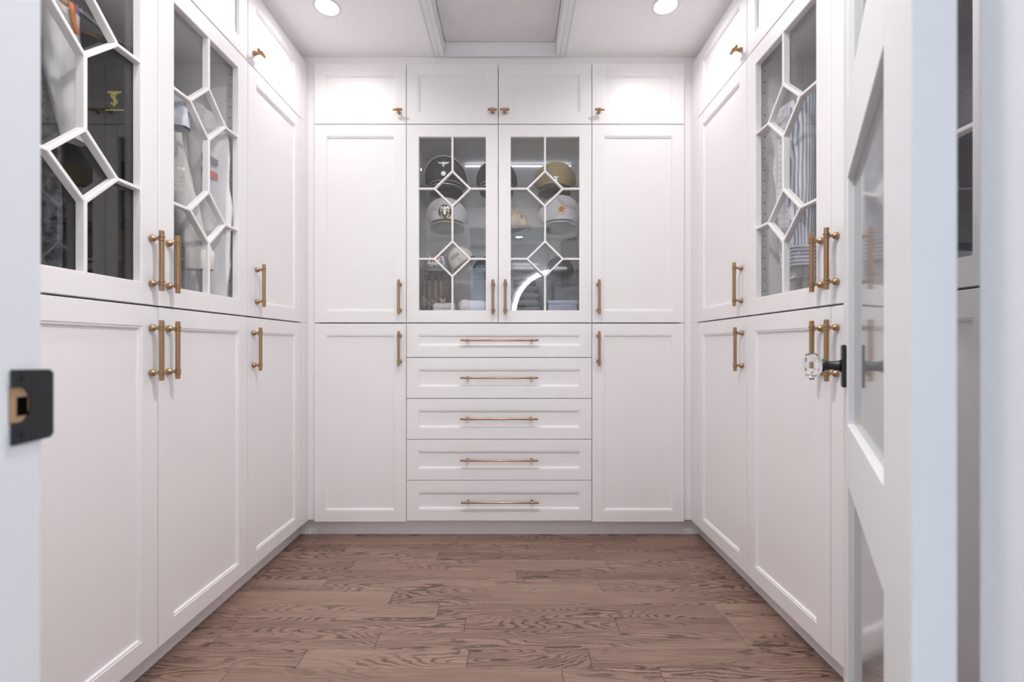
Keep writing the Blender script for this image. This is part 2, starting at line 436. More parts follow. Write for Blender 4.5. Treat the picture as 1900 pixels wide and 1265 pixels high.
# fillers between the runs and up to the ceiling
YA_L, YA_R = 2.2237, 2.2200
struct('trim_4', MB().box(XL - 0.045, BX(582), YF, YF + 0.018, ZL0 + 0.002, ZC - 0.001), 'paint', 'narrow white filler strip in the far left corner')
struct('trim_5', MB().box(BX(1271), XR + 0.045, YF, YF + 0.018, ZL0 + 0.002, ZC - 0.001), 'paint', 'narrow white filler strip in the far right corner')
for nm, X, s, ya, wd in (('trim_6', XL, -1, YA_L, 'left'), ('trim_7', XR, 1, YA_R, 'right')):
    xa, xb = sorted((X, X + s * 0.02))
    struct(nm, MB().box(xa, xb, ya + 0.0008, YF - 0.0005, ZL0, ZU0 - .0003).box(xa, xb, ya + 0.0008, YF - 0.0005, ZU0 + 0.0008, ZT0 - .0003).box(xa, xb, ya + 0.0008, YF - 0.0005, ZT0 + 0.0008, ZT1),
           'paint', 'flush white filler panel closing the %s run at the corner' % wd)
struct('trim_8', MB().box(BX(582), BX(1271), YF, YF + 0.018, ZT1 - 0.006, ZC - 0.001), 'paint', 'white frieze strip above the far top cupboards')
struct('trim_9', MB().box(XL - 0.0445, XL - 0.0265, 0.878, YF - 0.0005, ZT1 + 0.0005, ZC - 0.001), 'paint', 'white frieze strip above the left top cupboards')
struct('trim_10', MB().box(XR + 0.0265, XR + 0.0445, 0.835, YF - 0.0005, ZT1 + 0.0005, ZC - 0.001), 'paint', 'white frieze strip above the right top cupboards')

# ------------------------------------------------------------------ attic hatch
hz = BZ(77.5)
hat = tag(empty('attic_hatch', (0, 0, 0)), 'recessed grey attic hatch board framed in white moulding on the ceiling', 'hatch')
obj('panel', MB().box(HX0 + 0.003, HX1 - 0.003, HY0 + 0.003, HY1 - 0.003, hz + 0.002, hz + 0.014).mesh(), 'hatch', hat)
obj('shadow_gap', MB().box(HX0 - 0.004, HX1 + 0.004, HY0 - 0.004, HY1 + 0.004, hz + 0.0145, hz + 0.018).mesh(), 'gap', hat)
for b in ((HX0, HX0 + .0006, HY0, HY1), (HX1 - .0006, HX1, HY0, HY1)):
    obj('lining_board', MB().box(b[0], b[1], b[2], b[3], ZC - 0.001, hz).mesh(), 'jamb', hat)
for b in ((HX0 + .001, HX1 - .001, HY1 - .0008, HY1), (HX0 + .001, HX1 - .001, HY0, HY0 + .0008)):
    obj('lining_board', MB().box(b[0], b[1], b[2], b[3], ZC - 0.001, hz).mesh(), 'jamb', hat)
def casing(x_in, x_out):
    s = 1 if x_out > x_in else -1; W = abs(x_out - x_in)
    prof = [(0, 0), (0, 0.009), (0.004, 0.011), (0.30 * W, 0.011), (0.34 * W, 0.008), (0.40 * W, 0.008), (0.46 * W, 0.012), (0.78 * W, 0.013), (0.82 * W, 0.010), (0.87 * W, 0.010), (0.90 * W, 0.015), (0.97 * W, 0.015), (W, 0.011), (W, 0)]
    rs = [[(x_in + s * u, y, ZC - h - 0.0005) for u, h in prof] for y in (HY0 - 0.05, HY1 - 0.004)]
    return MB().rings(rs, True, True, True).mesh()
obj('casing', casing(HX0 - 0.001, HX0 - 0.056), 'jamb', hat)
obj('casing', casing(HX1 + 0.001, HX1 + 0.056), 'jamb', hat)
obj('end_bead', MB().box(HX0 - 0.02, HX1 + 0.02, HY1 - 0.003, HY1 + 0.006, ZC - 0.009, ZC - 0.0008).mesh(), 'jamb', hat)

# ------------------------------------------------------------------ downlights
def downlight(x, y, zc, watts, colr, lampm, label, r=0.058, grp=None, spread=150):
    t = tag(empty('ceiling_downlight', (x, y, zc)), label, 'light', grp)
    prof = [(r * 0.80, -0.0005), (r * 0.83, -0.003), (r * 0.97, -0.0035), (r, -0.0015), (r, -0.0003)]
    n = 40
    rs = [[(a * math.cos(2 * PI * k / n), a * math.sin(2 * PI * k / n), h) for k in range(n)] for a, h in prof]
    obj('trim_ring', MB().rings(rs + [rs[0]]).mesh(), 'pipe', t, smooth=True)
    obj('diffuser', MB().lathe([(r * 0.80, -0.0002), (r * 0.80, -0.0012)], n=n).mesh(), lampm, t)
    ld = bpy.data.lights.new('downlight_lamp', 'AREA'); ld.shape = 'DISK'; ld.size = r * 1.55; ld.energy = watts; ld.color = colr; ld.spread = math.radians(spread)
    lo = bpy.data.objects.new('downlight_lamp', ld); COL.objects.link(lo); lo.location = (0, 0, -0.006); lo.parent = t
    return t
g = 'closet downlights'
downlight(-0.797, 1.963, ZC, CLOSET_W, WARM, 'lamp', 'round lit ceiling downlight left of the attic hatch', grp=g)
downlight(0.661, 1.954, ZC, CLOSET_W, WARM, 'lamp', 'round lit ceiling downlight right of the attic hatch', grp=g)
downlight(-0.79, 0.85, ZC, NEAR_W, WARM, 'lamp', 'added unseen ceiling downlight near the doorway on the left', grp=g)  # out of view, added to even out the closet light; position guessed
downlight(0.60, 0.85, ZC, NEAR_W, WARM, 'lamp', 'added unseen ceiling downlight near the doorway on the right', grp=g)  # out of view too, added as the right half of that fill
downlight(-0.07, 0.85, ZC, MID_W, WARM, 'lamp', 'added unseen ceiling downlight near the doorway in the middle', grp=g, spread=165)  # unseen, added to send light into the glass cabinets and side doors
g = 'outer room downlights'
downlight(0.10, -1.55, 2.44, ROOM_W, COOL, 'lampcool', 'cool round downlight on the outer room ceiling, before the mirror', grp=g)
downlight(-0.9, -0.7, 2.44, ROOM_W, COOL, 'lampcool', 'cool round downlight on the outer room ceiling, left', grp=g)
downlight(0.9, -0.7, 2.44, ROOM_W, COOL, 'lampcool', 'cool round downlight on the outer room ceiling, right', grp=g)

# backlit round mirror
mz, mx_, mr_ = 1.45, 0.63, 0.58
mir = tag(empty('round_mirror', (mx_, RY, mz)), 'large round mirror with a glowing light ring, reflected in the far glass door', 'mirror')
obj('glass_disc', MB().lathe([(mr_ - .02, 0.035), (mr_ - .02, 0.040)], axis='y', n=64).mesh(), 'mirror', mir)
n = 64
rs = [[(a * math.sin(2 * PI * k / n), h, a * math.cos(2 * PI * k / n)) for k in range(n)] for a, h in ((mr_ - .02, .036), (mr_ + .045, .036), (mr_ + .045, .012), (mr_ - .02, .012))]
obj('light_ring', MB().rings(rs + [rs[0]]).mesh(), 'led', mir)
obj('back_plate', MB().lathe([(mr_ - .08, 0.0005), (mr_ - .08, 0.012)], axis='y', n=48).mesh(), 'black_metal', mir)

# ------------------------------------------------------------------ cabinet parts
STILE = 0.056
def rect(x0, x1, z0, z1, a, y): return [(x0 + a, y, z0 + a), (x1 - a, y, z0 + a), (x1 - a, y, z1 - a), (x0 + a, y, z1 - a)]

def panel_front(name, parent, x0, x1, z0, z1, stile=STILE):
    """shaker front with a stepped bead and a recessed panel; front face at y=0, facing -y"""
    s = stile
    prof = [(0.0, 0.020), (0.0, 0.0012), (0.0012, 0.0), (s, 0.0), (s + 0.0006, 0.0022), (s + 0.0058, 0.0022), (s + 0.0095, 0.0085), (s + 0.0095, 0.020)]
    rs = [rect(x0, x1, z0, z1, a, y) for a, y in prof]
    d = obj(name, MB().rings(rs + [rs[0]]).mesh(), 'paint', parent)
    a = s + 0.0093
    obj('panel', MB().box(x0 + a, x1 - a, 0.0085, 0.0145, z0 + a, z1 - a).mesh(), 'paint', d)
    return d

def pull_mesh(length, cc, r, post, axis):
    """bar pull with two collared posts; bar centre at (0, -post, 0), bar along axis ('z' or 'x')"""
    mb = MB(); h = length / 2
    mb.lathe([(r * .86, -h), (r, -h + .001), (r, h - .001), (r * .86, h)], (0, -post, 0), axis, 18)
    for s in (-1, 1):
        c = s * cc / 2
        for q in (-0.0045, 0.0045):
            mb.lathe([(r, c + q - .003), (r * 1.28, c + q - .002), (r * 1.28, c + q + .002), (r, c + q + .003)], (0, -post, 0), axis, 18)
        ct = (0, 0, c) if axis == 'z' else (c, 0, 0)
        mb.lathe([(r * 1.05, 0.0), (r * 1.45, -.002), (r * 1.55, -.006), (r * 1.25, -.011), (r * .7, -.014), (r * .62, -post + r * .8)], ct, 'y', 18)
    return mb.mesh('handle')
ME_PULL = pull_mesh(0.172, 0.128, 0.0066, 0.031, 'z')
ME_DRAWER = pull_mesh(0.386, 0.318, 0.0050, 0.030, 'x')
mb = MB()
mb.lathe([(.0052, -.023), (.006, -.022), (.006, .022), (.0052, .023)], (0, -.030, 0), 'x', 16)
mb.lathe([(.006, -.006), (.0078, -.005), (.0078, .005), (.006, .006)], (0, -.030, 0), 'x', 16)
mb.lathe([(.007, 0), (.0092, -.002), (.0092, -.006), (.0062, -.012), (.0052, -.026)], (0, 0, 0), 'y', 16)
ME_TKNOB = mb.mesh('knob')

def handle(parent, x, z, kind='pull'):
    me, m, nm = {'pull': (ME_PULL, 'brass', 'handle'), 'drawer': (ME_DRAWER, 'rose', 'handle'), 'knob': (ME_TKNOB, 'brass', 'knob')}[kind]
    o = obj(nm, me, m, parent, (x, 0, z)); o['label'] = 'brushed brass bar handle' if kind != 'knob' else 'small brass T-bar knob'
    if not me.get('sm'): shade_auto(o, 40); me['sm'] = 1
    return o

DZ1, DZ2, DH = BZ(349.5), BZ(480), 0.0875
def glass_front(parent, x0, x1, z0, z1, zoff):
    """frame, glass sheet behind, and the bars of the double-diamond grille; zoff = world z of the unit base"""
    s = 0.061
    prof = [(0.0, 0.025), (0.0, 0.0012), (0.0012, 0.0), (s - .002, 0.0), (s - .0015, 0.0015), (s, 0.0015), (s, 0.0215), (s - 0.006, 0.025)]
    rs = [rect(x0, x1, z0, z1, a, y) for a, y in prof]
    d = obj('door', MB().rings(rs + [rs[0]]).mesh(), 'paint', parent)
    a = s - 0.002
    obj('pane', MB().box(x0 + a, x1 - a, 0.0218, 0.0238, z0 + a, z1 - a).mesh(), 'glass', d)
    gx0, gx1, gz0, gz1 = x0 + s, x1 - s, z0 + s, z1 - s
    cx = (gx0 + gx1) / 2; hw = DH + 0.002
    c1, c2 = DZ1 - zoff, DZ2 - zoff
    segs = [((cx, gz1), (cx, c1 + DH)), ((cx, c1 - DH), (cx, c2 + DH)), ((cx, c2 - DH), (cx, gz0))]
    for c in (c1, c2):
        segs += [((cx, c + DH), (cx + hw, c)), ((cx + hw, c), (cx, c - DH)), ((cx, c - DH), (cx - hw, c)), ((cx - hw, c), (cx, c + DH)),
                 ((gx0, c), (cx - hw, c)), ((cx + hw, c), (gx1, c))]
    for si, ((ax, az), (bx, bz)) in enumerate(segs):
        dy = 0.00016 * (0 if si < 3 else 1 + (si - 3) % 6)
        L = math.hypot(bx - ax, bz - az); u = Vector(((bx - ax) / L, 0, (bz - az) / L)); p = Vector((-u.z, 0, u.x))
        e = 0.0034 if abs(u.x) > .1 and abs(u.z) > .1 else 0.0015
        A = Vector((ax, 0, az)) - u * e; B = Vector((bx, 0, bz)) + u * e
        w = 0.0048
        prof2 = [(-w, 0.0216), (-w, .0022), (-w * .7, .0008), (w * .7, .0008), (w, .0022), (w, 0.0216)]
        rs = [[tuple(P + p * q * (1 - dy * 20) + Vector((0, y + dy if y < .01 else y, 0))) for q, y in prof2] for P in (A, B)]
        obj('muntin', MB().rings(rs, True, True, True).mesh(), 'paint', d)
    return d

def unit(name, label, cat, loc, rot, W, depth, z0, z1, open_front=False, group=None, divider=None):
    """cabinet box standing at loc (front left bottom corner); local x to the right, y into the cabinet"""
    u = tag(empty(name, (loc[0], loc[1], z0), (0, 0, rot)), label, cat, group)
    H = z1 - z0; t = 0.016; y0 = 0.0265; e = 0.0012
    mb = MB()
    mb.box(e, t, y0, depth, 0, H).box(W - t, W - e, y0, depth, 0, H)
    mb.box(t, W - t, y0, depth, 0, t).box(t, W - t, y0, depth, H - t, H)
    mb.box(t, W - t, depth - 0.008, depth, t, H - t)
    obj('carcass', mb.mesh(), 'inside' if open_front else 'paint', u)
    return u
G = 0.0016    # half of the gap between fronts

# ------------------------------------------------------------------ back run
c0, c1, c2, c3, c4 = BX(582.5), BX(754), BX(924.5), BX(1098.3), BX(1270)
DB = 0.45
def tall_pair(x0, x1, side, wd):
    """a plain tall unit: upper and lower door"""
    u = unit('tall_cabinet', 'white tall cabinet with two plain doors %s' % wd, 'cabinet', (x0, YB), 0, x1 - x0, DB, ZL0, ZU1)
    W = x1 - x0; hx = W - 0.031 if side > 0 else 0.031
    d = panel_front('door', u, G, W - G, 0, ZL1 - ZL0); handle(d, hx, 0.953 - ZL0)
    d = panel_front('door', u, G, W - G, ZU0 - ZL0, ZU1 - ZL0); handle(d, hx, 1.2085 - ZL0)
    return u
tall_pair(c0, c1, 1, 'left of the drawers on the far wall')
tall_pair(c3, c4, -1, 'right of the drawers on the far wall')
def top_unit(loc, rot, W, depth, label, knobs, doors):
    u = unit('top_cabinet', label, 'cabinet', loc, rot, W, depth, ZT0, ZT1, group='top cupboards')
    for (a, b), kx in zip(doors, knobs):
        d = panel_front('door', u, a + G, b - G, 0, ZT1 - ZT0); handle(d, kx, 2.135 - ZT0, 'knob')
    return u
top_unit((c0, YB), 0, c1 - c0, DB, 'white top cupboard with one door above the far left tall cabinet', [BX(741) - c0 - .002], [(0, c1 - c0)])
top_unit((c1, YB), 0, c3 - c1, DB, 'white top cupboard with two doors above the hat display cabinet', [BX(914) - c1, BX(936.5) - c1], [(0, c2 - c1), (c2 - c1, c3 - c1)])
top_unit((c3, YB), 0, c4 - c3, DB, 'white top cupboard with one door above the far right tall cabinet', [BX(1110) - c3 + .002], [(0, c4 - c3)])
# hat display cabinet
W = c3 - c1
hatcab = unit('display_cabinet', 'white display cabinet with two diamond-grille glass doors full of hats', 'cabinet', (c1, YB), 0, W, DB, ZU0, ZU1 - 0.002, True)
d = glass_front(hatcab, G, c2 - c1 - G, 0, ZU1 - ZU0, ZU0); handle(d, BX(915) - c1, 1.2085 - ZU0)
d = glass_front(hatcab, c2 - c1 + G, W - G, 0, ZU1 - ZU0, ZU0); handle(d, BX(937.5) - c1, 1.2085 - ZU0)
SH = [1.800, 1.600, 1.362]
for z in SH:
    obj('shelf', MB().box(0.017, W - 0.017, 0.075, DB - 0.012, z - 0.006 - ZU0, z - ZU0).mesh(), 'shelfglass', hatcab)
obj('glow_strip', MB().box(0.25, W - 0.05, DB - 0.0120, DB - 0.0085, 2.0385 - ZU0, 2.042 - ZU0).mesh(), 'glowstrip', hatcab)  # thin bright line at the top back; its glow is added to brighten the interior
# drawers
dr = unit('drawer_chest', 'white chest of five wide drawers in the middle of the far wall', 'drawers', (c1, YB), 0, W, DB, ZL0, ZL1 - 0.001)
ys = [599.5, 663.2, 739.2, 815.2, 891.3, 966.5]; hy = [631, 701, 777.5, 854.5, 932.5]
for i in range(5):
    f = panel_front('drawer', dr, G, W - G, BZ(ys[i + 1]) + G - ZL0, BZ(ys[i]) - G - ZL0)
    handle(f, BX([927, 926.5, 926, 926.5, 928][i]) - c1, EYE + (642 - hy[i]) * (YB - .03) / F - ZL0, 'drawer')

# ------------------------------------------------------------------ side runs
def side_run(side):
    if side == 'left':
        X, rot = XL, PI / 2; ya, yb, yc, yd = YA_L, 1.7760, 1.3262, 0.877
        loc = lambda y_lo, y_hi: (X, y_lo)
        lx = lambda y, y_lo, y_hi: y - y_lo
        offs = (0.058, 0.033, 0.035, 0.028); knob = 0.042; wall = 'left'
    else:
        X, rot = XR, -PI / 2; ya, yb, yc, yd = YA_R, 1.7545, 1.2942, 0.834
        loc = lambda y_lo, y_hi: (X, y_hi)
        lx = lambda y, y_lo, y_hi: y_hi - y
        offs = (0.037, 0.030, 0.034, 0.028); knob = 0.042; wall = 'right'
    DS = 0.57
    def span(p, q, lo, hi):
        a, b = sorted((lx(p, lo, hi), lx(q, lo, hi))); return a, b
    # far column A: plain tall unit
    u = unit('tall_cabinet', 'white tall cabinet with two plain doors at the far end of the %s wall' % wall, 'cabinet', loc(yb, ya), rot, ya - yb, DS, ZL0, ZU1)
    a, b = span(yb, ya, yb, ya)
    d = panel_front('door', u, a + G, b - G, 0, ZL1 - ZL0); handle(d, lx(yb + offs[1], yb, ya), 0.953 - ZL0)
    d = panel_front('door', u, a + G, b - G, ZU0 - ZL0, ZU1 - ZL0); handle(d, lx(yb + offs[0], yb, ya), 1.2085 - ZL0)
    top_unit(loc(yb, ya), rot, ya - yb, DS, 'white top cupboard with one door at the far end of the %s wall' % wall, [lx(yb + knob, yb, ya)], [(0, ya - yb)])
    # near columns B and C: lower cupboard, glass wardrobe, top cupboard
    Wd = yb - yd
    u = unit('base_cabinet', 'white lower cabinet with two doors under the %s glass wardrobe' % wall, 'cabinet', loc(yd, yb), rot, Wd, DS, ZL0, ZL1 - .001)
    for p, q, h in ((yd, yc, yc - offs[3]), (yc, yb, yc + offs[2])):
        a, b = span(p, q, yd, yb)
        d = panel_front('door', u, a + G, b - G, 0, ZL1 - ZL0); handle(d, lx(h, yd, yb), 0.953 - ZL0)
    g = unit('glass_wardrobe', 'white wardrobe with two diamond-grille glass doors on the %s wall' % wall, 'cabinet', loc(yd, yb), rot, Wd, DS, ZU0, ZU1 - 0.002, True)
    for p, q, h in ((yd, yc, yc - offs[3]), (yc, yb, yc + offs[2])):
        a, b = span(p, q, yd, yb)
        d = glass_front(g, a + G, b - G, 0, ZU1 - ZU0, ZU0); handle(d, lx(h, yd, yb), 1.2085 - ZU0)
    obj('hanging_rail', MB().lathe([(0.0125, 0.016), (0.0125, Wd - 0.016)], (0, 0.285, 1.985 - ZU0), 'x', 16).mesh(), 'chrome', g, smooth=True)
    xi = lx(yb, yd, yb); s = 1 if xi < .1 else -1      # shelf pin holes in the far side panel
    mb = MB()
    for k in range(22):
        for yy in (0.060,):
            mb.lathe([(0.0028, xi + s * 0.0162), (0.0028, xi + s * 0.0165)], (0, yy, 0.05 + 0.042 * k), 'x', 8)
    o = obj('shelf_pin_hole', mb.mesh(), 'gap', g); o['kind'] = 'stuff'
    top_unit(loc(yd, yb), rot, Wd, DS, 'white top cupboard with two doors above the %s glass wardrobe' % wall,
             [lx(yc - .04, yd, yb), lx(yc + .04, yd, yb)], [span(yd, yc, yd, yb), span(yc, yb, yd, yb)])
side_run('left'); side_run('right')

# ------------------------------------------------------------------ glazed entry door standing open on the right
PHI = math.radians(32.5)
LW, LT, LH = 0.76, 0.030, 2.03
# local: x along the leaf from the hinge, y away from the visible face, z up
L0 = Vector((0.351, 0.400, 0.012))
ux, uy = Vector((math.sin(PHI), math.cos(PHI), 0)), Vector((math.cos(PHI), -math.sin(PHI), 0))
door = empty('door_1', L0); door.rotation_euler = (0, 0, math.atan2(ux.y, ux.x))
door['kind'] = 'structure'; door['label'] = 'white glazed door standing open at the right with a crystal knob'
# with this rotation local +y points left of the leaf; the leaf body lies on local -y
zs = [0.012, 0.160, 0.664, 0.790, 1.305, 1.470, 1.890, LH]
sx0, sx1 = 0.158, 0.655
fm = MB()
def dbox(x0, x1, z0, z1):
    me = MB().box(x0, x1, -LT, 0, z0, z1).mesh(); bevelled(me, 0.0012, 1); return me
obj('stile', dbox(0, sx0, 0, LH), 'jamb', door); obj('stile', dbox(sx1, LW, 0, LH), 'jamb', door)
for a, b in ((0.0, 0.15), (zs[2], zs[3]), (zs[4], zs[5]), (zs[6], LH)):
    obj('rail', dbox(sx0 - .0008, sx1 + .0008, a, b), 'jamb', door)
for a, b in ((0.15, zs[2]), (zs[3], zs[4]), (zs[5], zs[6])):
    obj('pane', MB().box(sx0 - .001, sx1 + .001, -LT / 2 - .003, -LT / 2 + .003, a - .001, b + .001).mesh(), 'doorglass', door)
kz = 0.922 - L0.z; kx = 0.700
def knobset(sgn, y):
    R = obj('rosette', bevelled(MB().box(kx - .022, kx + .022, *sorted((y, y + sgn * .008)), kz - .046, kz + .046).mesh(), 0.003), 'black_metal', door)
    obj('shank', MB().lathe([(.014, y + sgn * .008), (.011, y + sgn * .014), (.0095, y + sgn * .026), (.011, y + sgn * .036), (.016, y + sgn * .042)], (kx, 0, kz), 'y', 20).mesh(), 'black_metal', R, smooth=True)
    k = obj('knob', MB().lathe([(.014, y + sgn * .0425), (.024, y + sgn * .049), (.029, y + sgn * .058), (.029, y + sgn * .064), (.024, y + sgn * .074), (.012, y + sgn * .079)], (kx, 0, kz), 'y', 8).mesh(), 'crystal', R)
    k['label'] = 'faceted crystal knob'
knobset(1, 0.0); knobset(-1, -LT)

# ------------------------------------------------------------------ hats
def oval(a, b, th, z): return (a * math.sin(th), -b * math.cos(th), z)      # th=0 is the front (-y)

def arc_badge(me_pts):    # closed outline (x,z) extruded a little
    return me_pts

def peaked_cap(label, x, y, z, cw, ch, lift, crown_m, band_m, visor_m, piping=None, cord=None, rotz=0.0, group='peaked caps'):
    """service cap: band, flared crown, visor, cord; sits on z"""
    c = tag(empty('peaked_cap', (x, y, z), (0, 0, rotz)), label, 'cap', group)
    a, b = 0.090, 0.098; bh = 0.040; n = 48
    th = [2 * PI * k / n for k in range(n)]
    rs = [[oval(a, b, t, h) for t in th] for h in (0.0, bh)]
    rs_in = [[oval(a - .003, b - .003, t, h) for t in th] for h in (bh, 0.0)]
    obj('band', MB().rings(rs + rs_in + [rs[0]]).mesh(), band_m, c, smooth=True)
    def fr(t): return (1 + math.cos(t)) / 2
    def cz(t): return ch + lift * (max(math.cos(t), 0) ** 0.9 - 0.12 * max(-math.cos(t), 0))          # height of the rim
    def ring(k, hz):    # k: 0 at band, 1 at rim
        out = []
        for t in th:
            A = a + (cw - a) * k; B = b + (cw * 1.02 - b) * k
            p = oval(A, B * (1 - 0.12 * fr(t) * k), t, 0)
            out.append((p[0], p[1], hz(t)))
        return out
    rings = [ring(0.0, lambda t: bh - .002)]
    for k, q in ((0.30, 0.28), (0.62, 0.58), (0.88, 0.86), (1.0, 0.985), (1.0, 1.0), (0.94, 1.045)):
        rings.append(ring(k, lambda t, q=q: bh + (cz(t) - bh) * q))
    cen = []
    for s in (0.7, 0.4, 0.1):
        r6 = rings[6]
        cen.append([(p[0] * s / 1.0, p[1] * s, p[2] * (0.55 + .45 * s) + (ch * 1.0) * (.45 - .45 * s)) for p in r6])
    obj('crown', MB().rings(rings + cen, True, False, True).mesh(), crown_m, c, smooth=True)
    if piping:
        pts = ring(1.005, lambda t: cz(t)); pts.append(pts[0])
        obj('piping', MB().tube(pts, 0.0030, 6, False).mesh(), piping, c, smooth=True)
        pts = ring(0.03, lambda t: bh + .002); pts.append(pts[0])
        obj('piping', MB().tube(pts, 0.0016, 6, False).mesh(), piping, c, smooth=True)
    # visor
    vs = []; m2 = 21; rows = 6
    for i in range(rows):
        u = i / (rows - 1); r = []
        for k in range(m2):
            t = -1.15 + 2.3 * k / (m2 - 1); e = math.cos(t * PI / 2.3)
            base = Vector(oval(a + .001, b + .001, t, 0.012)); out = Vector((math.sin(t) * .35, -1, 0)).normalized()
            p = base + out * (0.052 * u * max(e, 0) ** .7); p.z = 0.012 - 0.010 * u * max(e, 0) - 0.0005 + .014 * (1 - e) * .0
            r.append(tuple(p))
        vs.append(r)
    back = [[(p[0], p[1], p[2] - 0.0018) for p in r] for r in reversed(vs)]
    loops = vs + back
    obj('visor', MB().rings(loops + [vs[0]], False).mesh(), visor_m, c, smooth=True)
    if cord:
        pts = []
        for k in range(25):
            t = -1.2 + 2.4 * k / 24; p = Vector(oval(a + .004, b + .004, t, 0)); p.z = 0.016 + 0.006 * math.cos(t); pts.append(p)
        obj('chin_cord', MB().tube(pts, 0.0042, 8).mesh(), cord, c, smooth=True)
        for s in (-1, 1):
            p = Vector(oval(a + .005, b + .005, 1.2 * s, 0.018))
            obj('button', MB().lathe([(.005, -.003), (.006, 0), (.003, .003)], tuple(p), 'x', 10).mesh(), cord, c, smooth=True)
    def on_crown(px, pz):      # point on the front of the crown; pz counted up from the band
        q = min(max(pz / (cz(0) - bh), 0), 1); k = q
        A = a + (cw - a) * k; B = (b + (cw * 1.02 - b) * k) * (1 - .12 * k); t = math.asin(max(-1, min(1, px / A)))
        return Vector((px, -B * math.cos(t) - .002, bh + pz))
    def on_band(px, pz):
        t = math.asin(px / a); return Vector((px, -b * math.cos(t) - .002, pz))
    def badge(name, outline, m, place, parent=c, th_=0.003):
        f = [place(u, v) for u, v in outline]; g = [p + Vector((0, -th_, 0)) for p in f]
        return obj(name, MB().rings([[tuple(p) for p in f], [tuple(p) for p in g]], True, True, True).mesh(), m, parent)
    c_info = dict(root=c, crown=on_crown, band=on_band, badge=badge, ch=cz(0) - bh)
    return c_info

def ell(cx, cy, rx, ry, n=20): return [(cx + rx * math.cos(2 * PI * k / n), cy + ry * math.sin(2 * PI * k / n)) for k in range(n)]
BIRD = [(-.031, .010), (-.020, .0085), (-.010, .0075), (-.005, .009), (0, .012), (.005, .009), (.010, .0075), (.020, .0085), (.031, .010), (.026, .003), (.014, -.001),
        (.006, -.003), (.005, -.010), (.004, -.015), (-.004, -.015), (-.005, -.010), (-.006, -.003), (-.014, -.001), (-.026, .003)]

def PX(px, y): return (px - 949.5) * y / F
CY = 2.50
k = peaked_cap('black peaked cap with white piping and spread-wing silver badge on the top shelf', PX(825, 2.44), CY, SH[0], 0.119, 0.062, 0.105, 'charcoal', 'black', 'patent', 'pipe', 'silver')
k['badge']('wing_badge', [(x * 1.0, z + 0.084) for x, z in BIRD], 'silver', k['crown'])
k['badge']('round_badge', ell(0, 0.034, 0.013, 0.012), 'silver', k['crown'])
k = peaked_cap('dark grey peaked cap half hidden behind the meeting stiles of the glass doors', PX(921, 2.46), CY, SH[0], 0.115, 0.060, 0.085, 'charcoal', 'black', 'patent', 'pipe', 'silver')
k = peaked_cap('khaki tan peaked cap with a small silver badge on the top shelf', PX(1030, 2.46), CY, SH[0], 0.116, 0.060, 0.072, 'khaki', 'khaki', 'khakivisor', None, 'khakivisor')
k['badge']('eagle_badge', [(x * .45, z * .8 + 0.012) for x, z in BIRD], 'silver', k['crown'])
k['badge']('shield_badge', ell(0, 0.0, 0.006, 0.009), 'silver', k['crown'])
k = peaked_cap('white peaked cap with a black oval badge and gold band on the middle shelf', PX(828, 2.45), CY, SH[1], 0.117, 0.060, 0.084, 'capwhite', 'black', 'patent', None, 'gold')
bk = k['badge']('badge_patch', ell(0, 0.034, 0.035, 0.036), 'black', k['crown'])
def badge_pin(outline, m):
    k['badge']('emblem', outline, m, lambda u, v: k['crown'](u, v) + Vector((0, -.003, 0)), bk, .002)
for s in (-1, 1):
    badge_pin([(s * .006, .052), (s * .013, .062), (s * .022, .058), (s * .027, .048), (s * .022, .044), (s * .016, .050), (s * .010, .044)], 'silver')
    badge_pin([(s * .008, .040), (s * .014, .043), (s * .023, .045), (s * .026, .036), (s * .020, .026), (s * .016, .034)], 'gold')
    badge_pin([(s * .020, .026), (s * .022, .014), (s * .018, .004), (s * .006, .002), (s * .008, .008), (s * .014, .012), (s * .016, .022)], 'gold')
badge_pin([(-.005, .062), (.004, .064), (.006, .054), (.007, .040), (.008, .024), (0, .014), (-.008, .024), (-.007, .040), (-.005, .054)], 'silver')
k = peaked_cap('white peaked cap with a round red and gold badge on the middle shelf', PX(1040, 2.45), CY, SH[1], 0.118, 0.062, 0.094, 'capwhite', 'charcoal', 'patent', None, 'silver')
bk = k['badge']('badge_disc', ell(0, 0.045, 0.021, 0.022), 'gold', k['crown'])
for i in range(5):
    a_ = PI / 2 + i * 2 * PI / 5
    badge_pin(ell(.0085 * math.cos(a_), .045 + .0085 * math.sin(a_), .0055, .0055, 10), 'red')
badge_pin(ell(0, .045, .004, .004, 10), 'pipe')

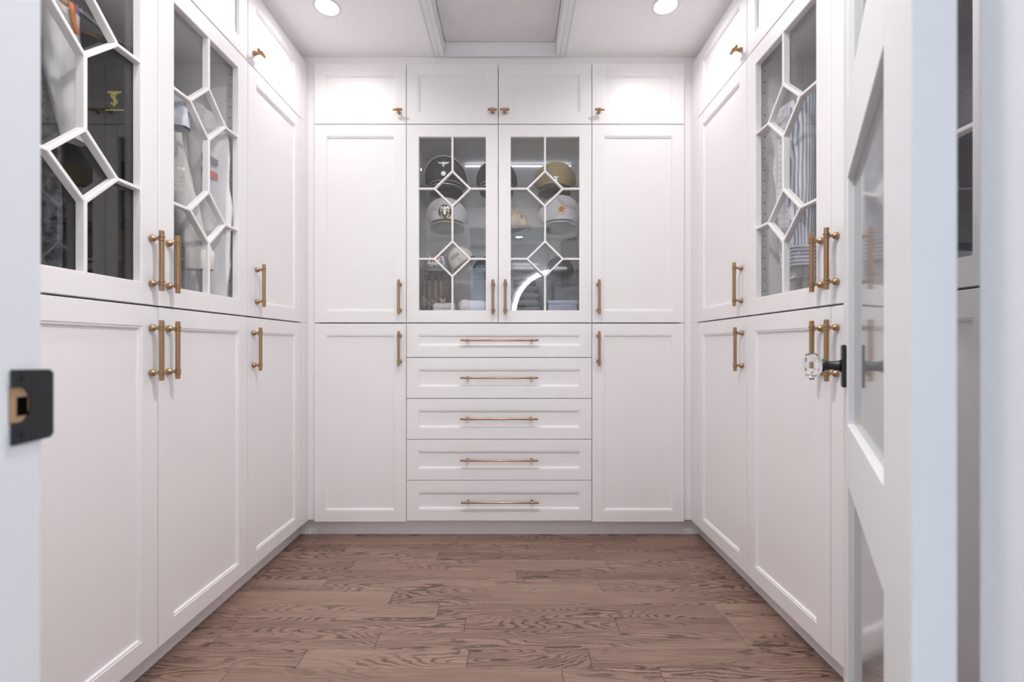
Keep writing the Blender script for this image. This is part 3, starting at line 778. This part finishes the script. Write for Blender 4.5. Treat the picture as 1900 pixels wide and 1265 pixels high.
def ball_cap(label, x, y, z, crown_m, brim_m, rot=(0, 0, 0), h=0.115, a=0.080, b=0.095, scale=1.0, brim=0.065):
    c = tag(empty('baseball_cap', (x, y, z), rot), label, 'cap', 'baseball caps'); c.scale = (scale,) * 3
    n = 48; rows = 12
    def P(t, q, off=0.0):
        rr = (1 - q ** 2.3) ** 0.5; f = (1 + math.cos(t)) / 2
        seam = 1 - 0.010 * (abs(math.sin(3 * t)) < 0.12)
        p = Vector(oval(a * rr * seam, b * rr * seam, t, 0)); p.z = 0.010 + h * q * (1 - .02 * (1 - f)) - 0.008 * math.cos(2 * t) * (1 - q)
        if off:
            nn = Vector((p.x / a ** 2, p.y / b ** 2, max(p.z, 0) * .8 / h ** 2)).normalized(); p = p + nn * off
        return p
    rs = [[tuple(P(2 * PI * k_ / n, i / rows)) for k_ in range(n)] for i in range(rows)] + [[tuple(P(2 * PI * k_ / n, .995)) for k_ in range(n)]]
    obj('crown', MB().rings(rs, True, False, True).mesh(), crown_m, c, smooth=True)
    obj('button', MB().lathe([(.008, h + .008), (.007, h + .012), (.003, h + .0145)], n=12).mesh(), crown_m, c, smooth=True)
    vs = []
    for i in range(6):
        u = i / 5; r = []
        for k_ in range(25):
            t = -1.2 + 2.4 * k_ / 24; e = max(math.cos(t * PI / 2.4), 0)
            p = P(t, 0.02); p = p + Vector((math.sin(t) * .25, -1, 0)).normalized() * brim * u * e ** .6
            p.z += -0.006 * u + 0.010 * e - 0.010
            r.append(tuple(p))
        vs.append(r)
    back = [[(p[0], p[1], p[2] - .002) for p in r] for r in reversed(vs)]
    obj('brim', MB().rings(vs + back + [vs[0]], False).mesh(), brim_m, c, smooth=True)
    def wrap(me, name, m, cz_, off=.0015, parent=c, dx=0.0):
        for v in me.vertices:
            xx, zz = v.co.x + dx, v.co.y + cz_
            q = max(0.02, min(.96, zz / h)); rr = (1 - q ** 2.3) ** 0.5
            t = math.asin(max(-.99, min(.99, xx / (a * rr + 1e-6))))
            v.co = P(t, q, off)
        return obj(name, me, m, parent)
    return c, wrap

def grid_patch(w0, w1, hh, nx=12, nz=6):
    vs = []; 
    for j in range(nz + 1):
        q = j / nz; wd = w0 + (w1 - w0) * q
        vs.append([((i / nx - .5) * wd, (q - .5) * hh, 0) for i in range(nx + 1)])
    return MB().rings(vs, False).mesh()

c, wrap = ball_cap('grey baseball cap with a white front patch reading CAPE TOWN', PX(808, 2.44), 2.50, SH[2], 'grey', 'grey', (0, 0, 0.06), 0.105, 0.078, 0.09, 1.0, .03)
pt = wrap(grid_patch(0.098, 0.075, 0.060), 'front_patch', 'pipe', 0.048)
wrap(grid_patch(0.100, 0.098, 0.017), 'name_strip', 'ink', 0.0215, .003)
wrap(text_mesh('CAPE TOWN', 0.0175), 'lettering', 'pipe', 0.0215, .0042)
wrap(grid_patch(0.046, 0.040, 0.010), 'printed_roof', 'printred', 0.072, .003, dx=-.006)
for i in range(3):
    wrap(grid_patch(0.008, 0.008, 0.026), 'printed_pillar', 'printred', 0.052, .003, dx=-.022 + .014 * i)
wrap(grid_patch(0.030, 0.010, 0.022), 'printed_hill', 'printgreen', 0.045, .003, dx=.027)
wrap(grid_patch(0.010, 0.006, 0.012), 'printed_bird', 'red', 0.064, .0034, dx=.024)
c, wrap = ball_cap('beige baseball cap lettered BOSS tilted on the lower shelf', PX(864, 2.43), 2.43, SH[2] + 0.030, 'beige', 'beige', (0.10, -0.60, -0.25), 0.105, 0.070, 0.082, 1.0, .045)
wrap(text_mesh('BOSS', 0.021), 'lettering', 'ink', 0.050, dx=-.004)
c, wrap = ball_cap('navy baseball cap with a white oval outline beside the beige cap', PX(899, 2.54), 2.60, SH[2], 'navy', 'navy', (0, 0, -0.25), 0.100, 0.072, 0.08, 1.0, .02)
def oval_line():
    rs = [[(rx * math.cos(2 * PI * k_ / 32), ry * math.sin(2 * PI * k_ / 32), 0) for k_ in range(32)] for rx, ry in ((.036, .017), (.033, .0145))]
    return MB().rings(rs).mesh()
wrap(oval_line(), 'oval_outline', 'pipe', 0.030, .002)
def squiggle():
    mb = MB()
    for j in range(2):
        rs = [[], []]
        for k_ in range(25):
            u = k_ / 24; x_ = -.024 + .048 * u; z_ = .006 * math.sin(u * 4 * PI + j) - .003 + .006 * j
            rs[0].append((x_, z_, 0)); rs[1].append((x_, z_ + .0028, 0))
        mb.rings(rs, False)
    return mb.mesh()
wrap(squiggle(), 'script_mark', 'pipe', 0.030, .002)
c, wrap = ball_cap('tan camouflage field cap on the middle shelf behind the right glass door', PX(955, 2.47), 2.50, SH[1], 'tan', 'tan', (0, 0, 0.5), 0.105, 0.070, 0.085, 1.0, .055)
wrap(MB().rings([[(.010 * math.cos(k_), .010 * math.sin(k_), 0) for k_ in [i_ * PI / 6 for i_ in range(12)]], [(.004 * math.cos(k_), .004 * math.sin(k_), 0) for k_ in [i_ * PI / 6 for i_ in range(12)]]]).mesh(), 'ring_badge', 'ink', 0.05)
ball_cap('dark cap on the lower shelf at the right, above the grey box', PX(1040, 2.52), 2.56, SH[2], 'charcoal', 'charcoal', (0, 0, -.3), 0.095, 0.078, 0.09)

# ------------------------------------------------------------------ folded things in the hat cabinet
def folded(name, label, cat, x, y, z, w, dp, h, m, seed, layers=2, rot=0.0):
    """soft folded cloth: stacked rounded layers with uneven edges"""
    c = tag(empty(name, (x, y, z), (0, 0, rot)), label, cat); rn = random.Random(seed); z0 = 0
    for L in range(layers):
        hh = h / layers; mb = MB(); n = 40; rs = []
        ww, dd = w / 2 * (1 - .05 * L * rn.random()), dp / 2 * (1 - .06 * L)
        ox = rn.uniform(-.006, .006)
        for q, s in ((0, .90), (.12, .975), (.5, 1.0), (.85, .97), (1.0, .86), (1.05, .4), (1.05, .02)):
            r = []
            for k_ in range(n):
                t = 2 * PI * k_ / n; cx = abs(math.cos(t)) ** .35 * math.copysign(1, math.cos(t)); cy = abs(math.sin(t)) ** .35 * math.copysign(1, math.sin(t))
                nn = noise.noise((cx * 2.3 + seed, cy * 2.3 + L * 7, q * 1.5)) 
                r.append((ox + ww * s * cx * (1 + .05 * nn), dd * s * cy * (1 + .05 * nn), z0 + hh * q * (1 + .22 * nn * (q > .3)) + .0005))
            rs.append(r)
        obj('fold', mb.rings(rs, True, True, True).mesh(), m, c, smooth=True); z0 += hh * .97
    return c
folded('folded_shirt', 'folded white shirt on the lower glass shelf, right glass door', 'clothes', PX(974, 2.47), 2.50, SH[2], 0.17, 0.24, 0.040, 'white', 3, 2)
folded('folded_shirt', 'small folded white cloth on the lower glass shelf beside the dark cap', 'clothes', PX(1036, 2.42), 2.40, SH[2], 0.075, 0.05, 0.018, 'white', 8, 1)
ZB = ZU0 + 0.016
folded('folded_sweater', 'stack of folded grey sweaters below the lower shelf, right glass door', 'clothes', PX(975, 2.55), 2.54, ZB, 0.16, 0.26, 0.235, 'midgrey', 5, 6)
folded('crumpled_cloth', 'crumpled white cloth at the bottom of the left glass door', 'clothes', PX(878, 2.43), 2.45, ZB, 0.16, 0.18, 0.105, 'white', 12, 2, .2)
folded('tissue_paper', 'crumpled pale tissue lying before the brown box', 'paper', PX(826, 2.38), 2.385, ZB, 0.13, 0.07, 0.088, 'palegrey', 15, 3, .15)
# grey felt box and pale blue box
def lidded(name, label, x0, x1, y0, y1, z0, z1, m, lid_h):
    c = tag(empty(name, ((x0 + x1) / 2, (y0 + y1) / 2, z0)), label, 'box'); w2, d2 = (x1 - x0) / 2, (y1 - y0) / 2; h = z1 - z0
    obj('body', bevelled(MB().box(-w2, w2, -d2, d2, 0, h - lid_h).mesh(), .004), m, c)
    obj('lid', bevelled(MB().box(-w2 - .003, w2 + .003, -d2 - .003, d2 + .003, h - lid_h + .0005, h).mesh(), .003), m, c)
lidded('storage_box', 'grey felt storage box at the bottom right of the hat cabinet', PX(1027, 2.55), PX(1071, 2.55), 2.50, 2.68, ZB, 1.330, 'midgrey', .03)
lidded('gift_box', 'low pale blue box in front of the grey felt box', PX(1017, 2.39), PX(1071, 2.39), 2.38, 2.47, ZB, 1.205, 'bluebox', .02)
# brown box with hanging cords and charms
bx0, bx1 = PX(785, 2.47), PX(834, 2.47); by = 2.455; bz1 = 1.352
br = tag(empty('charm_box', ((bx0 + bx1) / 2, by, ZB)), 'dark brown box hung with cream cords, bicycle and dog charms', 'box')
hw = (bx1 - bx0) / 2; hb = bz1 - ZB
obj('body', bevelled(MB().box(-hw, hw, 0, 0.12, 0, hb - .03).mesh(), .002), 'brownbox', br)
for i in range(4):
    x_ = -hw + .006 + i * (2 * hw / 4); obj('tab', MB().box(x_, x_ + .026, .002, .118, hb - .03, hb).mesh(), 'brownbox', br)
for i, (x_, zb) in enumerate(((-.062, .07), (-.036, .02), (-.028, .135), (-.004, .135), (.004, .03), (.026, .14), (.032, .135))):
    obj('cord', MB().tube([(x_, -.0025, hb - .035), (x_ + .0005, -.003, (hb + zb) / 2), (x_, -.0025, zb)], .0016, 6).mesh(), 'cord', br)
def bicycle(cx, cz, r):
    mb = MB()
    w_ = [(cx + r * math.cos(2 * PI * k_ / 20), -.003, cz + r * math.sin(2 * PI * k_ / 20)) for k_ in range(21)]; mb.tube(w_, .0016, 6, False)
    mb.tube([(cx, -.003, cz), (cx - .004, -.003, cz + r * 1.5), (cx - .012, -.003, cz + r * 1.75)], .0014, 6)
    mb.tube([(cx, -.003, cz), (cx + r * .5, -.003, cz + r * .4), (cx + r * .2, -.003, cz + r)], .0014, 6)
    for k_ in range(3):
        a_ = k_ * PI / 3; mb.tube([(cx + r * math.cos(a_), -.003, cz + r * math.sin(a_)), (cx - r * math.cos(a_), -.003, cz - r * math.sin(a_))], .0006, 5)
    return mb.mesh()
obj('bicycle_charm', bicycle(-.062, .105, .017), 'cord', br); obj('bicycle_charm', bicycle(-.018, .100, .015), 'cord', br)
DOG = [(-.018, .012), (-.014, .017), (-.007, .015), (-.004, .008), (.010, .008), (.014, .014), (.018, .013), (.016, .004), (.015, -.012), (.011, -.012), (.010, -.002), (.004, -.003), (.003, -.012), (-.001, -.012), (-.003, -.003), (-.006, -.012), (-.010, -.012), (-.010, .002), (-.013, .007), (-.018, .007)]
obj('dog_charm', MB().rings([[(.036 + x_ * .95, -.001, .110 + z_) for x_, z_ in DOG], [(.036 + x_ * .95, -.004, .110 + z_) for x_, z_ in DOG]], True, True, True).mesh(), 'cord', br)

# ------------------------------------------------------------------ hanging clothes
ZRAIL = 1.985
def hanger(x, y, label):
    c = tag(empty('clothes_hanger', (x, y, ZRAIL)), label, 'hanger', 'hangers on the wardrobe rails')
    hk = [(0.0, 0, -.045)] + [(.020 * math.sin(a_), 0, .0 + .018 * math.cos(a_)) for a_ in [PI - .5 - i_ * (PI + .9) / 10 for i_ in range(11)]]
    obj('hook', MB().tube([(0, 0, -.075)] + hk, .0018, 6).mesh(), 'chrome', c, smooth=True)
    pts = [(-.19, 0, -.155), (-.12, 0, -.115), (-.04, 0, -.080), (0, 0, -.072), (.04, 0, -.080), (.12, 0, -.115), (.19, 0, -.155)]
    obj('shoulder_bar', MB().tube(pts, [.007, .009, .009, .009, .009, .009, .007], 10).mesh(), 'hanger', c, smooth=True)
    return c

def garment(name, label, cat, x, y, m, length, half=0.205, sleeve=0.55, swing=0.045, hem=0.02, seed=1, flare=1.0, cuff=None, collar=True, zt=ZRAIL - 0.078, short=False, thick=0.030, sl_r=0.050, sl_flare=1.0, sleeve_m=None, swing_p=0.6):
    """shirt or jacket hanging from a hanger; wide along x, thin along y. Shoulder line at zt."""
    c = tag(empty(name, (x, y, zt)), label, cat, 'clothes in the wardrobes'); rn = random.Random(seed)
    n = 56; rows = 22; rs = []
    prof = [(0.0, .055), (.010, .080), (.025, .125), (.045, .165), (.068, half * .94), (.10, half), (.18, half * .93)]
    def hwid(d):
        for (d0, w0), (d1, w1) in zip(prof[:-1], prof[1:]):
            if d <= d1: return w0 + (w1 - w0) * (d - d0) / (d1 - d0)
        return half * .93 * (1 + (flare - 1) * (d - .18) / max(length - .18, .01))
    ph = [rn.uniform(0, 6.28) for _ in range(4)]
    ds = [p[0] for p in prof] + [.18 + (length - .18) * i / 14 for i in range(1, 15)]
    for d in ds:
        w_ = hwid(d); dep = thick * min(1, .35 + d * 5) ; amp = min(1, d / .35)
        r = []
        for k_ in range(n):
            t = 2 * PI * k_ / n
            fold = 1 + amp * (.22 * math.sin(7 * t + ph[0] + d * 3) + .16 * math.sin(11 * t + ph[1] - d * 4) + .10 * math.sin(17 * t + ph[2]))
            nz_ = noise.noise((math.cos(t) * 1.5 + seed * 3.1, math.sin(t) * 1.5, d * 7))
            r.append((w_ * math.cos(t) * (1 + .02 * amp * nz_), dep * math.sin(t) * fold + .006 * nz_, -d + (hem * .3 * math.sin(3 * t + ph[3]) if d == ds[-1] else 0)))
        rs.append(r)
    obj('body', MB().rings(rs, True, True, False).mesh(), m, c, smooth=True)
    for s in (-1, 1):
        rs = []; L = sleeve; rows2 = 18
        for i in range(rows2 + 1):
            q = i / rows2
            ax = half * .86 + swing * (q ** swing_p) + .012 * math.sin(q * 3 + ph[0]); az = -.065 - L * q
            rx = sl_r * (1.15 - .35 * q) * (1 + (sl_flare - 1) * q); ry = .040 * (1 - .25 * q)
            r = []
            for k_ in range(24):
                t = 2 * PI * k_ / 24
                nz_ = noise.noise((math.cos(t) * 1.6 + seed * 5 + s, math.sin(t) * 1.6, q * 6.5))
                f = 1 + .22 * nz_ * min(1, q * 4) + .07 * math.sin(5 * t + q * 4)
                r.append((s * (ax + rx * math.cos(t) * f), ry * math.sin(t) * f, az + .030 * (1 - q) ** 3 * (-math.cos(t)) * 1.2))
            rs.append(r)
        sl = obj('sleeve', MB().rings(rs, True, True, False).mesh(), sleeve_m or m, c, smooth=True)
        if cuff:
            e = rs[-1]; cx = sum(p[0] for p in e) / 24
            ring2 = [[(cx + (p[0] - cx) * k2, p[1] * k2, e[0][2] * 0 + (-.065 - L) + dz) for p in e] for k2, dz in ((1.03, .012), (1.06, .008), (1.07, -.05), (1.0, -.054))]
            obj('cuff', MB().rings(ring2, True, False, False).mesh(), cuff, sl, smooth=True)
    if collar:
        rs = []
        for dz, k2 in ((-.012, 1.05), (.018, .98), (.036, .92), (.030, 1.04), (.004, 1.16)):
            rs.append([(.058 * k2 * math.cos(2 * PI * k_ / 24), .030 * k2 * math.sin(2 * PI * k_ / 24), dz - .010 * (math.sin(2 * PI * k_ / 24) < 0)) for k_ in range(24)])
        obj('collar', MB().rings(rs).mesh(), m, c, smooth=True)
    return c

xl, xr = XL - 0.285, XR + 0.285
# left wardrobe, far to near
ws = garment('white_shirt', 'white shirt with grey and red stripes at the far end of the left wardrobe', 'shirt', xl, 1.690, 'white', 0.80, 0.20, 0.74, .030, seed=2, sl_r=.066)
hanger(xl, 1.690, 'wooden hanger holding the white striped-sleeve shirt')
for dz, m_ in ((-.235, 'grey'), (-.285, 'printred')):
    rs = []
    for i in range(7):
        u = i / 6; x_ = .185 + .06 * u; y_ = -.050 + .016 * (2 * u - 1) ** 2
        rs.append([(x_, y_, dz - .03 * u), (x_, y_, dz - .03 * u - .024), (x_, y_ + .0015, dz - .03 * u - .024), (x_, y_ + .0015, dz - .03 * u)])
    obj('sleeve_stripe', MB().rings(rs, True, True, True).mesh(), m_, ws)
garment('cream_jacket', 'cream jacket with a wide turned cuff in the left wardrobe', 'jacket', xl - .045, 1.565, 'cream', 0.62, 0.18, 0.56, .115, seed=5, cuff='cream', sl_r=.048, sl_flare=1.25, swing_p=1.1)
hanger(xl - .045, 1.565, 'wooden hanger holding the cream jacket')
garment('blue_shirt', 'pale blue short-sleeved shirt between the cream jacket and the black shirt', 'shirt', xl, 1.475, 'bluecloth', 0.55, 0.20, 0.17, .045, seed=6, sl_r=.050)
hanger(xl, 1.475, 'wooden hanger holding the pale blue shirt')
bs = garment('black_shirt', 'black shirt with a yellow monogram in the left wardrobe', 'shirt', xl, 1.37, 'black', 0.74, 0.21, 0.50, .012, seed=7, collar=False, sl_r=.058)
hanger(xl, 1.37, 'wooden hanger holding the black monogram shirt')
for body, sz in (('T', .064), ('S', .052)):
    me = text_mesh(body, sz)
    for v in me.vertices: v.co = Vector((v.co.x * 1.1 + .160, -.048 - (.001 if body == 'S' else 0), v.co.y - .226))
    obj('monogram', me, 'yellow', bs)
obj('monogram_bar', MB().box(.134, .188, -.0485, -.0475, -.258, -.2545).mesh(), 'yellow', bs)
gj = garment('varsity_jacket', 'mottled black jacket with pale grey sleeves nearest the doorway, left wardrobe', 'jacket', xl, 1.15, 'acid', 0.76, 0.19, 0.36, .050, seed=11, sl_r=.036, sl_flare=.7, sleeve_m='palegrey', swing_p=.9)
hanger(xl, 1.15, 'wooden hanger holding the varsity jacket')
obj('orange_piping', MB().tube([(.212, -.012, -.085), (.220, -.014, -.12), (.226, -.012, -.16)], .005, 8).mesh(), 'orange', gj, smooth=True)
# scarf on the shelf edge above
sc = MB(); rs = []
for i in range(12):
    q = i / 11; rs.append([(.018 * math.cos(t) * (1 + .3 * math.sin(q * 5)), .010 * math.sin(t), -.10 - .30 * q) for t in [2 * PI * k_ / 12 for k_ in range(12)]])
s_ = tag(empty('silk_scarf', (xl + .10, 1.255, ZRAIL + .02)), 'purple pink scarf hanging in the left wardrobe', 'scarf')
obj('drape', sc.rings(rs, True, True, True).mesh(), 'pink', s_, smooth=True)
# right wardrobe
garment('checked_shirt', 'white shirt with faint grey checks behind the striped shirt in the right wardrobe', 'shirt', xr, 1.640, 'check', 0.70, 0.20, 0.60, .012, seed=21, sl_r=.055)
hanger(xr, 1.640, 'wooden hanger holding the checked shirt')
garment('striped_shirt', 'blue and white striped shirt with ruffled cuffs in the right wardrobe', 'shirt', xr, 1.555, 'stripe', 0.66, 0.20, 0.55, .012, seed=23, cuff='cuffstripe', sl_r=.055)
hanger(xr, 1.555, 'wooden hanger holding the striped shirt')
garment('grey_jacket', 'grey felt jacket in the near part of the right wardrobe', 'jacket', xr + .02, 1.20, 'midgrey', 0.68, 0.20, 0.56, .01, seed=25)
hanger(xr + .02, 1.20, 'wooden hanger holding the grey felt jacket')
